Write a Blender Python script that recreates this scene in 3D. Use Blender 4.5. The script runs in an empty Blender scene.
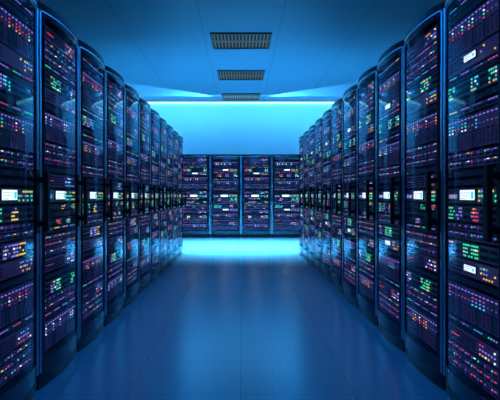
import bpy, random, math
from mathutils import Vector
scene=bpy.context.scene
col=scene.collection
scene.view_settings.view_transform='Standard'
scene.view_settings.look='None'

# ---------------- materials ----------------
def new_mat(name):
    m=bpy.data.materials.new(name); m.use_nodes=True
    nt=m.node_tree; nt.nodes.clear()
    out=nt.nodes.new('ShaderNodeOutputMaterial')
    return m,nt,out
def pbr(name,colr,rough=0.5,metal=0.0,emit=None,es=0.0,noise=0.0,nscale=20,spec=0.5):
    m,nt,out=new_mat(name)
    b=nt.nodes.new('ShaderNodeBsdfPrincipled')
    b.inputs['Base Color'].default_value=(*colr,1)
    b.inputs['Roughness'].default_value=rough
    b.inputs['Metallic'].default_value=metal
    b.inputs['Specular IOR Level'].default_value=spec
    if emit:
        b.inputs['Emission Color'].default_value=(*emit,1)
        b.inputs['Emission Strength'].default_value=es
        m.cycles.emission_sampling='NONE'
    if noise>0:
        tc=nt.nodes.new('ShaderNodeTexCoord'); n=nt.nodes.new('ShaderNodeTexNoise')
        n.inputs['Scale'].default_value=nscale
        mr=nt.nodes.new('ShaderNodeMapRange')
        mr.inputs['To Min'].default_value=max(0.02,rough-noise); mr.inputs['To Max'].default_value=rough+noise
        nt.links.new(tc.outputs['Object'],n.inputs['Vector'])
        nt.links.new(n.outputs['Fac'],mr.inputs['Value'])
        nt.links.new(mr.outputs[0],b.inputs['Roughness'])
    nt.links.new(b.outputs[0],out.inputs[0])
    return m
def emis(name,c,s):
    m,nt,out=new_mat(name)
    e=nt.nodes.new('ShaderNodeEmission'); e.inputs[0].default_value=(*c,1); e.inputs[1].default_value=s
    nt.links.new(e.outputs[0],out.inputs[0]); m.cycles.emission_sampling='NONE'
    return m
M_body=pbr('cabinet_black_metal',(0.015,0.022,0.033),0.30,0.6,noise=0.08)
M_frame=pbr('door_frame_metal',(0.05,0.09,0.13),0.20,0.9,noise=0.04)
M_edge=pbr('edge_highlight_strip',(0.60,0.85,1.0),0.30,1.0)  # pale metal standing in for the blue highlights along frame edges
M_handle=pbr('handle_plastic',(0.003,0.003,0.004),0.5,spec=0.2)
M_rail=pbr('rail_metal',(0.03,0.04,0.05),0.4,0.6)
M_chas=pbr('chassis_black',(0.005,0.006,0.010),0.5,0.2)
M_bez=pbr('bezel_violet_grey_glow',(0.06,0.06,0.12),0.45,0.1,(0.065,0.05,0.25),0.17)  # faint violet self-glow put into the bezel, which is no lamp
M_bez2=pbr('bezel_dark_blue_glow',(0.025,0.045,0.085),0.4,0.1,(0.013,0.04,0.16),0.14)  # same painted-in glow, bluer, for the darker bezels
M_slot=pbr('slot_black',(0.002,0.002,0.004),0.6)
COL={'violet':((0.36,0.24,1.0),0.95),'dimv':((0.22,0.17,0.80),0.55),'blue':((0.05,0.40,1.0),1.1),'cyan':((0.05,0.75,0.95),1.2),
'green':((0.05,0.80,0.35),1.2),'yellow':((0.95,0.70,0.10),1.15),'orange':((1.0,0.38,0.08),1.15),'red':((0.90,0.06,0.16),1.0),'white':((0.80,0.92,1.0),1.6)}
LED={k:emis('led_'+k,*v) for k,v in COL.items()}
LEDB={k:emis('led_bright_'+k,v[0],v[1]*1.4) for k,v in COL.items()}
LI={k:4+i for i,k in enumerate(LED)}

def glass():
    m,nt,out=new_mat('tinted_door_glass')
    fr=nt.nodes.new('ShaderNodeFresnel'); fr.inputs[0].default_value=1.5
    mu=nt.nodes.new('ShaderNodeMath'); mu.operation='MULTIPLY'; mu.inputs[1].default_value=0.65
    tr=nt.nodes.new('ShaderNodeBsdfTransparent'); tr.inputs[0].default_value=(0.82,0.91,0.98,1)
    gl=nt.nodes.new('ShaderNodeBsdfGlossy'); gl.inputs['Color'].default_value=(0.5,0.85,1,1); gl.inputs['Roughness'].default_value=0.05
    mx=nt.nodes.new('ShaderNodeMixShader')
    nt.links.new(fr.outputs[0],mu.inputs[0]); nt.links.new(mu.outputs[0],mx.inputs[0]); nt.links.new(tr.outputs[0],mx.inputs[1]); nt.links.new(gl.outputs[0],mx.inputs[2])
    nt.links.new(mx.outputs[0],out.inputs[0]); return m
M_glass=glass()

def tiled(name,base,seam,sx,sy,rough,width,speck=0.0,offx=0.0,offy=0.0,spec=0.5,stint=None):
    m,nt,out=new_mat(name); N=nt.nodes; L=nt.links
    b=N.new('ShaderNodeBsdfPrincipled'); b.inputs['Specular IOR Level'].default_value=spec
    if stint: b.inputs['Specular Tint'].default_value=(*stint,1)
    tc=N.new('ShaderNodeTexCoord'); sp=N.new('ShaderNodeSeparateXYZ'); L.new(tc.outputs['Object'],sp.inputs[0])
    def line(o,size,off):
        a=N.new('ShaderNodeMath'); a.operation='ADD'; a.inputs[1].default_value=off+100*size; L.new(o,a.inputs[0])
        p=N.new('ShaderNodeMath'); p.operation='PINGPONG'; p.inputs[1].default_value=size/2; L.new(a.outputs[0],p.inputs[0])
        l=N.new('ShaderNodeMath'); l.operation='LESS_THAN'; l.inputs[1].default_value=width; L.new(p.outputs[0],l.inputs[0]); return l.outputs[0]
    mx=N.new('ShaderNodeMath'); mx.operation='MAXIMUM'
    L.new(line(sp.outputs[0],sx,offx),mx.inputs[0]); L.new(line(sp.outputs[1],sy,offy),mx.inputs[1])
    mc=N.new('ShaderNodeMix'); mc.data_type='RGBA'; mc.inputs[6].default_value=(*base,1); mc.inputs[7].default_value=(*seam,1)
    L.new(mx.outputs[0],mc.inputs[0])
    no=N.new('ShaderNodeTexNoise'); no.inputs['Scale'].default_value=60; L.new(tc.outputs['Object'],no.inputs['Vector'])
    mr=N.new('ShaderNodeMapRange'); mr.inputs['To Min'].default_value=1-speck; mr.inputs['To Max'].default_value=1+speck; L.new(no.outputs['Fac'],mr.inputs['Value'])
    vm=N.new('ShaderNodeVectorMath'); vm.operation='SCALE'; L.new(mc.outputs[2],vm.inputs[0]); L.new(mr.outputs[0],vm.inputs['Scale'])
    L.new(vm.outputs[0],b.inputs['Base Color'])
    b.inputs['Roughness'].default_value=rough
    L.new(b.outputs[0],out.inputs[0]); return m
M_floor=tiled('polished_floor_tiles',(0.14,0.29,0.34),(0.10,0.20,0.24),0.6,0.6,0.20,0.003,0.35,spec=0.7,stint=(0.55,0.88,0.95))
M_ceil=tiled('ceiling_panels',(0.10,0.27,0.40),(0.06,0.17,0.26),1.2,2.7,0.6,0.007,0.05,offx=0.6,offy=0.35)
M_wall=pbr('painted_wall',(0.46,0.66,0.74),0.6,noise=0.05)
M_side=pbr('dark_painted_wall',(0.06,0.09,0.12),0.7,noise=0.05)

# ---------------- mesh builder ----------------
class MB:
    def __init__(s): s.v=[];s.f=[];s.m=[]
    def box(s,x0,x1,y0,y1,z0,z1,m=0):
        b=len(s.v)
        s.v+=[(x0,y0,z0),(x1,y0,z0),(x1,y1,z0),(x0,y1,z0),(x0,y0,z1),(x1,y0,z1),(x1,y1,z1),(x0,y1,z1)]
        for q in ((0,3,2,1),(4,5,6,7),(0,1,5,4),(1,2,6,5),(2,3,7,6),(3,0,4,7)):
            s.f.append([b+i for i in q]); s.m.append(m)
    def strip(s,xs,front,back,z0,z1,m=0):
        b=len(s.v); n=len(xs)
        for x in xs:
            s.v+=[(x,front(x),z0),(x,front(x),z1),(x,back(x),z1),(x,back(x),z0)]
        for i in range(n-1):
            a=b+4*i; c=a+4
            for j in range(4):
                k=(j+1)%4
                s.f.append([a+j,a+k,c+k,c+j][::-1]); s.m.append(m)
        s.f.append([b,b+1,b+2,b+3]); s.m.append(m)
        e=b+4*(n-1); s.f.append([e+3,e+2,e+1,e]); s.m.append(m)
    def mesh(s,name,mats):
        me=bpy.data.meshes.new(name); me.from_pydata(s.v,[],s.f)
        for mt in mats: me.materials.append(mt)
        for p,i in zip(me.polygons,s.m): p.material_index=i
        me.validate(); me.update()
        import bmesh
        bm=bmesh.new(); bm.from_mesh(me); bmesh.ops.recalc_face_normals(bm,faces=bm.faces); bm.to_mesh(me); bm.free()
        return me
def obj(name,me,parent=None,loc=(0,0,0)):
    o=bpy.data.objects.new(name,me); col.objects.link(o); o.location=loc
    if parent: o.parent=parent
    return o
def bevel(o,w=0.004,seg=2):
    b=o.modifiers.new('bevel','BEVEL'); b.width=w; b.segments=seg; b.limit_method='ANGLE'

# ---------------- rack ----------------
HW=0.362; S=0.044; H=2.10; D=1.0; U=0.0435; Z0=0.185
def bow(x,off=0): return -S*(1-min(1,abs(x/HW))**2.4)+off
def lin(a,b,n): return [a+(b-a)*i/n for i in range(n+1)]

def build_unit(kind,u,seed,disp_on=True,big=False):
    r=random.Random(seed); h=u*U-0.008; W=0.288
    K=1.2 if big else 0.85
    b=MB(); b.box(-W-0.01,W+0.01,0.0,0.6,0.0,h,0)            # chassis
    b.box(-W-0.02,-W,-0.008,0.0,0.002,h-0.002,2); b.box(W,W+0.02,-0.008,0.0,0.002,h-0.002,2)  # ears
    def led(x,z,w,hh,c,y=-0.013):
        cx,cz=x+w/2,z+hh/2; w2,h2=w*K/2,hh*K/2
        b.box(cx-w2,cx+w2,y-0.002,y+0.002,cz-h2,cz+h2,LI[c])
    def slots(x0,x1,z0,z1,nx,nz):
        for i in range(nx):
            for j in range(nz):
                dx=(x1-x0)/nx; dz=(z1-z0)/nz
                b.box(x0+dx*(i+.18),x0+dx*(i+.82),-0.0135,-0.011,z0+dz*(j+.22),z0+dz*(j+.78),3)
    if kind=='blade_server':
        n=14; w=2*W/n
        hot=set(r.sample(range(n),5)); rowc=[r.choice(['violet','red','blue','orange','cyan','white','green']) for _ in range(3)]
        for i in range(n):
            x=-W+i*w
            b.box(x+0.004,x+w-0.004,-0.012,0,0.006,h-0.006,1 if r.random()<0.6 else 2)
            slots(x+w*.2,x+w*.8,h*.08,h*.42,1,5)
            b.box(x+w*.25,x+w*.75,-0.016,-0.012,h*.46,h*.50,0)
            led(x+w*.25,h*.87,w*.5,h*.03,'violet')
            for k in range(3):
                if i in hot: led(x+w*.30,h*(0.55+0.10*k),w*0.36,h*0.04,rowc[k] if r.random()<.6 else r.choice(['yellow','white','red','blue']))
                elif k==1: led(x+w*.3,h*.65,w*.3,h*.03,r.choice(['dimv','dimv','red']))
    elif kind=='storage_array':
        n=8; rows=u; w=2*W/n; rh=h/rows
        for j in range(rows):
            c0=r.choice(['violet','violet','blue','red'])
            for i in range(n):
                x=-W+i*w; z=j*rh
                b.box(x+0.003,x+w-0.003,-0.012,0,z+0.004,z+rh-0.004,2 if r.random()<.45 else 1)
                slots(x+0.020,x+w-0.008,z+rh*.18,z+rh*.55,6,1)
                led(x+0.007,z+rh*0.58,0.008,rh*0.20,'dimv' if r.random()<.6 else r.choice(['green','violet','red']))
                if r.random()<0.55: led(x+w*0.42,z+rh*0.69,w*0.34,rh*0.09,c0 if r.random()<.75 else r.choice(['white','yellow','violet']))
    elif kind=='network_switch':
        b.box(-W,W,-0.010,0,0.003,h-0.003,2)
        slots(-W+.01,W-.01,h*.12,h*.55,22,1)
        cs=[r.choice(['yellow','violet','blue','violet','green','dimv','red']) for _ in range(4)]
        for i in range(22):
            if i%6<4: led(-W+.01+(2*W-.02)/22*(i+.30),h*.66,.010,h*.16,cs[i//6] if r.random()<.8 else 'violet',-.011)
    elif kind=='rack_server':
        b.box(-W,W,-0.010,0,0.004,h-0.004,1)
        slots(-W+.02,W*.2,h*.12,h*.88,12,4)
        for j in range(3):
            c0=r.choice(['violet','blue','violet','orange','red'])
            for i in range(6):
                if r.random()<0.7: led(W*0.32+i*0.030,h*(.15+.27*j),0.012,h*.10,c0 if r.random()<.75 else 'white',-.011)
        led(-W+0.03,h*.47,0.12,h*.05,r.choice(['red','dimv']))
    elif kind=='control_unit':
        b.box(-W,W,-0.012,0,0.003,h-0.003,2)
        slots(-W+.13,-.15,h*.15,h*.85,1,5)
        for i in range(7):
            for j in range(3):
                c=['green','green','yellow'][j] if r.random()<.7 else r.choice(['cyan','violet','orange'])
                if r.random()<0.7: led(W*0.30+i*0.028,h*(.15+.27*j),0.015,h*.14,c)
        for i in range(5): led(-W+0.015+i*0.022,h*.3,0.009,h*.3,r.choice(['blue','violet','orange']))
    elif kind=='status_panel':
        b.box(-W,W,-0.012,0,0.003,h-0.003,2)
        cl=sorted(r.sample(range(6),3))
        for g in range(6):
            c=r.choice(['green','green','cyan','yellow','violet','violet','green','red'])
            x0=-W+.008+g*.095
            if g in cl:
                for i in range(4):
                    for j in range(4):
                        if r.random()<.65: led(x0+i*.021,h*(.10+.22*j),0.012,h*.12,c if r.random()<.75 else r.choice(['yellow','white','violet','orange']))
            else: slots(x0,x0+.086,h*.1,h*.9,6,2)
    elif kind=='display_server':
        b.box(-W,W,-0.012,0,0.003,h-0.003,1)
        slots(-W+.02,-.10,h*.15,h*.85,9,3)
        for i in range(6):
            for j in range(3):
                if r.random()<0.55: led(W*0.38+i*0.028,h*(.15+.27*j),0.012,h*.11,['orange','violet','blue'][j] if r.random()<.7 else 'yellow')
    elif kind=='vent_panel':
        b.box(-W,W,-0.006,0,0.002,h-0.002,0)
        for i in range(29): b.box(-W+0.01+i*0.0195,-W+0.016+i*0.0195,-0.009,-0.006,h*.18,h*.82,2)
    me=b.mesh(kind,[M_chas,M_bez,M_bez2,M_slot]+list((LEDB if big else LED).values()))
    disp=None
    if disp_on and kind in('control_unit','display_server'):
        d=MB(); E=LEDB if big else LED
        if kind=='control_unit': x0,x1,z0,z1=-0.12,0.06,h*.2,h*.9
        else: x0,x1,z0,z1=-0.07,0.07,h*.32,h*.78
        d.box(x0,x1,-0.018,-0.010,z0,z1,0)
        d.box(x0+.005,x1-.005,-0.020,-0.017,z0+.004,z1-.004,1)
        for k in range(3): d.box(x0+.012,x0+.012+(x1-x0)*(.35+.15*k),-0.0208,-0.0195,z0+.008+k*(z1-z0)*.25,z0+.011+k*(z1-z0)*.25,2)
        d.box(x1-.04,x1-.014,-0.0208,-0.0195,z0+.01,z1-.012,3)
        disp=d.mesh('display_screen',[M_chas,E['white'],E['violet'],E['cyan']])
    return me,disp

layouts=[
[('storage_array',3),('rack_server',2),('network_switch',1),('blade_server',4),('vent_panel',1),('display_server',2),('status_panel',2),
 ('storage_array',2),('status_panel',2),('control_unit',2),('vent_panel',1),('vent_panel',1),('storage_array',2),('blade_server',4),('network_switch',1),('vent_panel',1),
 ('status_panel',2),('network_switch',1),('display_server',2),('blade_server',4),('vent_panel',1),('network_switch',1)],
[('blade_server',4),('network_switch',1),('storage_array',2),('status_panel',2),('vent_panel',1),('rack_server',2),('storage_array',3),
 ('network_switch',1),('status_panel',1),('vent_panel',1),('status_panel',1),('control_unit',2),('rack_server',2),('vent_panel',1),('storage_array',3),('blade_server',4),
 ('vent_panel',1),('display_server',2),('status_panel',2),('network_switch',1),('storage_array',3),('rack_server',2)],
]
for L_ in layouts: assert sum(u for _,u in L_)==42, sum(u for _,u in L_)

def build_rack(variant=0,big=False,extra=True):
    root=bpy.data.objects.new('server_rack',None); root.empty_display_size=0.2; col.objects.link(root)
    parts=[]
    b=MB()
    b.box(-HW,-HW+.02,0,D,.08,H-.035); b.box(HW-.02,HW,0,D,.08,H-.035)
    b.box(-HW+.02,HW-.02,D-.02,D,.08,H-.035)
    b.box(-HW+.02,HW-.02,0.0,D-.02,.08,.17)
    b.strip(lin(-HW,HW,24),lambda x:bow(x),lambda x:D,H-.035,H)   # roof following the bow
    for z in (0.5,1.05,1.6): b.box(HW,HW+.001,.1,.9,z,z+.01)
    o=obj('cabinet_body',b.mesh('cabinet_body',[M_body]),root); bevel(o); parts.append(o)
    b=MB(); b.strip(lin(-HW,HW,24),lambda x:bow(x)*.5+.004,lambda x:D-.02,0,.078)
    o=obj('plinth',b.mesh('plinth',[M_body]),root); bevel(o); parts.append(o)
    # door
    b=MB(); t=.016; zb,zt=.082,H-.04; sw=.058
    f=lambda x:bow(x); k=lambda x:bow(x)+t
    b.strip(lin(-HW+.004,-HW+sw,4),f,k,zb,zt); b.strip(lin(HW-sw,HW-.004,4),f,k,zb,zt)
    b.strip(lin(-HW+sw,HW-sw,20),f,k,zb,zb+.085); b.strip(lin(-HW+sw,HW-sw,20),f,k,zt-.035,zt)
    for sx in (-1,1):
        x=sx*(HW-.011); b.box(x-.007,x+.007,bow(x)-.006,bow(x)+.004,zb+.01,zt-.01,1)  # thin strips added to draw the vertical edge highlights
    b.strip(lin(-HW+.02,HW-.02,20),lambda x:bow(x)-.004,lambda x:bow(x)+.002,zt-.008,zt-.002,1)
    door=obj('door',b.mesh('door',[M_frame,M_edge]),root); bevel(door,.003); parts.append(door)
    b=MB(); xs=lin(-HW+sw-.001,HW-sw+.001,28)
    for x in xs: b.v+=[(x,bow(x)+.006,zb+.084),(x,bow(x)+.006,zt-.034)]
    for i in range(len(xs)-1): b.f.append([2*i,2*i+2,2*i+3,2*i+1]); b.m.append(0)
    g=obj('door_glass',b.mesh('door_glass',[M_glass]),door); parts.append(g)
    for p in g.data.polygons: p.use_smooth=True
    # handle
    b=MB(); hx=HW-.042; y=bow(hx)
    b.box(hx-.024,hx+.026,y-.010,y+.004,.85,1.19)
    b.box(hx-.016,hx+.016,y-.046,y-.008,.89,.92); b.box(hx-.016,hx+.016,y-.046,y-.008,1.12,1.15)
    b.box(hx-.022,hx+.022,y-.066,y-.044,.86,1.18); b.box(hx-.008,hx+.008,y-.014,y-.008,1.0,1.03)
    o=obj('door_handle',b.mesh('door_handle',[M_handle]),door); bevel(o,.004,3); parts.append(o)
    # rails
    for sx in (-1,1):
        b=MB(); x=sx*.322; b.box(x-.012,x+.012,.014,.03,.17,H-.04)
        for i in range(42): b.box(x-.005,x+.005,.012,.015,Z0+i*U+.015,Z0+i*U+.027,1)
        o=obj('mounting_rail',b.mesh('mounting_rail',[M_rail,M_slot]),root); parts.append(o)
    u0=0
    for i,(kd,u) in enumerate(layouts[1 if variant%2 else 0]):
        on=extra if kd=='display_server' else True
        me,disp=build_unit(kd,u,i*7+3+variant*101,on,big)
        o=obj(kd,me,root,(0,.006,Z0+u0*U)); parts.append(o)
        if disp: parts.append(obj('display_screen',disp,o))
        u0+=u
    return root,parts
def clone(root,parts):
    nr=root.copy(); col.objects.link(nr); mp={root:nr}
    for p in parts:
        c=p.copy(); col.objects.link(c); mp[p]=c
        c.parent=mp[p.parent]
    return nr
protos=[build_rack(0,extra=False),build_rack(1,extra=False),build_rack(2),build_rack(3,extra=False),build_rack(5,True),build_rack(6,True)]
used=[False]*6
def get(v):
    root,parts=protos[v]
    if not used[v]:
        used[v]=True; return root
    return clone(root,parts)
def meta(r,loc,rot,label,group):
    r.location=loc; r.rotation_euler=(0,0,rot)
    r['label']=label; r['category']='server rack'; r['group']=group
AX=1.09; P=0.745; Y0=3.04-P
lab_a='tall black server cabinet, bowed glass door, colourful lit servers'
for side in (-1,1):
    for k in range(11):
        r=get(k%2 + (2 if side>0 else 0))
        meta(r,(side*AX,Y0+P*(k+.5),0),math.pi/2 if side<0 else -math.pi/2,lab_a,'server cabinets lining the aisle')
for i in range(4):
    r=get(4+i%2)
    meta(r,((i-1.5)*0.775,14.3,0),0,'black server cabinet with colourful lights against the end wall','server cabinets at the end wall')
    r.scale=(1.065,1,1)

# ---------------- shell ----------------
CH=3.65; RW=4.2; YN=-2.0; YF=15.5
def shell(name,x0,x1,y0,y1,z0,z1,mat):
    b=MB(); b.box(x0,x1,y0,y1,z0,z1); o=obj(name,b.mesh(name,[mat])); o['kind']='structure'; return o
shell('floor',-RW,RW,YN,YF,-.1,0,M_floor)
shell('ceiling',-RW,RW,YN,YF,CH,CH+.1,M_ceil)
shell('wall_back',-RW,RW,YF,YF+.1,-.1,CH+.1,M_wall)
shell('wall_front',-RW,RW,YN-.1,YN,-.1,CH+.1,M_side)
shell('wall_left',-RW-.1,-RW,YN,YF,-.1,CH+.1,M_side)
shell('wall_right',RW,RW+.1,YN,YF,-.1,CH+.1,M_side)

# ceiling vents
M_vf=pbr('vent_frame',(0.07,0.06,0.05),0.5); M_vs=pbr('vent_slats_glow',(0.12,0.08,0.05),0.5,0,(0.26,0.20,0.14),0.18); M_vd=pbr('vent_dark',(0.006,0.006,0.008),0.8)  # slats get a warm self-glow to stay grey-brown under blue lamps
def vent(y):
    b=MB(); w=.495; d=.46; z1=CH; z0=CH-.025; t=.03
    b.box(-w,w,-d,-d+t,z0,z1); b.box(-w,w,d-t,d,z0,z1); b.box(-w,-w+t,-d+t,d-t,z0,z1); b.box(w-t,w,-d+t,d-t,z0,z1)
    b.box(-w+t,w-t,-d+t,d-t,z1-.003,z1,1)
    o=obj('ceiling_vent',b.mesh('ceiling_vent',[M_vf,M_vd]),None,(0,y,0))
    o['label']='square louvred air vent grille set in the ceiling panels'; o['category']='air vent'; o['group']='ceiling air vents'
    s=MB(); n=16
    for i in range(n):
        x=-w+t+(2*(w-t))*(i+.5)/n; s.box(x-.011,x+.011,-d+t,d-t,CH-.012,CH-.004)
    s.box(-w+t,w-t,-.03,.03,CH-.022,CH-.003)
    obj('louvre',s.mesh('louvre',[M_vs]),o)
for y in (9.46,12.15,14.8): vent(y)

# cove light
M_cove,nt,out=new_mat('cove_light_cyan'); e=nt.nodes.new('ShaderNodeEmission'); e.inputs[0].default_value=(0.25,0.80,1.0,1); e.inputs[1].default_value=2.8
nt.links.new(e.outputs[0],out.inputs[0])
b=MB(); b.box(-RW+.02,RW-.02,-.05,0,-.05,0,1); b.box(-RW+.02,RW-.02,-.06,0,0,.012,0)
o=obj('linear_light',b.mesh('linear_light',[M_body,M_cove]),None,(0,YF,CH-.03)); o['label']='long glowing cyan light strip along the top of the end wall'; o['category']='strip light'

def area(name,loc,rot,sx,sy,power,c,spread=180):
    l=bpy.data.lights.new(name,'AREA'); l.shape='RECTANGLE'; l.size=sx; l.size_y=sy; l.energy=power; l.color=c; l.spread=math.radians(spread)
    o=bpy.data.objects.new(name,l); col.objects.link(o); o.location=loc; o.rotation_euler=rot; return o
B=(0.012,0.27,1.0); C=(0.15,0.57,1.0); W1=(0.09,0.49,1.0)
area('cross_aisle_light',(0,11.7,CH-.05),(0,0,0),4.4,1.8,1050,C,74)
area('wall_wash_light',(0,14.5,3.55),(math.radians(62),0,0),7,.2,85,W1)
area('front_fill',(0,-1,3.4),(math.radians(55),0,0),3,1.5,70,B)  # added fill behind the camera, no real fitting
area('aisle_fill',(0,5.0,CH-.05),(0,0,0),1.2,5,80,B)  # added blue ambient fill over the aisle, no real fitting
for sx in (-1,1):
    l=bpy.data.lights.new('streak_spot','SPOT'); l.energy=3200; l.color=C; l.spot_size=math.radians(30); l.spot_blend=.35; l.shadow_soft_size=.04  # added spots, cones shaped to draw the light wedges on the ceiling
    o=bpy.data.objects.new('streak_spot',l); col.objects.link(o); o.location=(sx*.1,15.1,CH-.24)
    o.rotation_euler=Vector((sx,-.50,.05)).to_track_quat('-Z','Y').to_euler()

w=bpy.data.worlds.new('world'); scene.world=w; w.use_nodes=True
w.node_tree.nodes['Background'].inputs[0].default_value=(0.01,0.05,0.15,1)

cam=bpy.data.cameras.new('camera'); co=bpy.data.objects.new('camera',cam); col.objects.link(co)
co.location=(0,0,1.05); co.rotation_euler=(math.pi/2,0,0)
cam.sensor_width=36; cam.lens=566/500*36; cam.shift_x=9/500; cam.shift_y=-4/500; cam.clip_start=.05
scene.camera=co
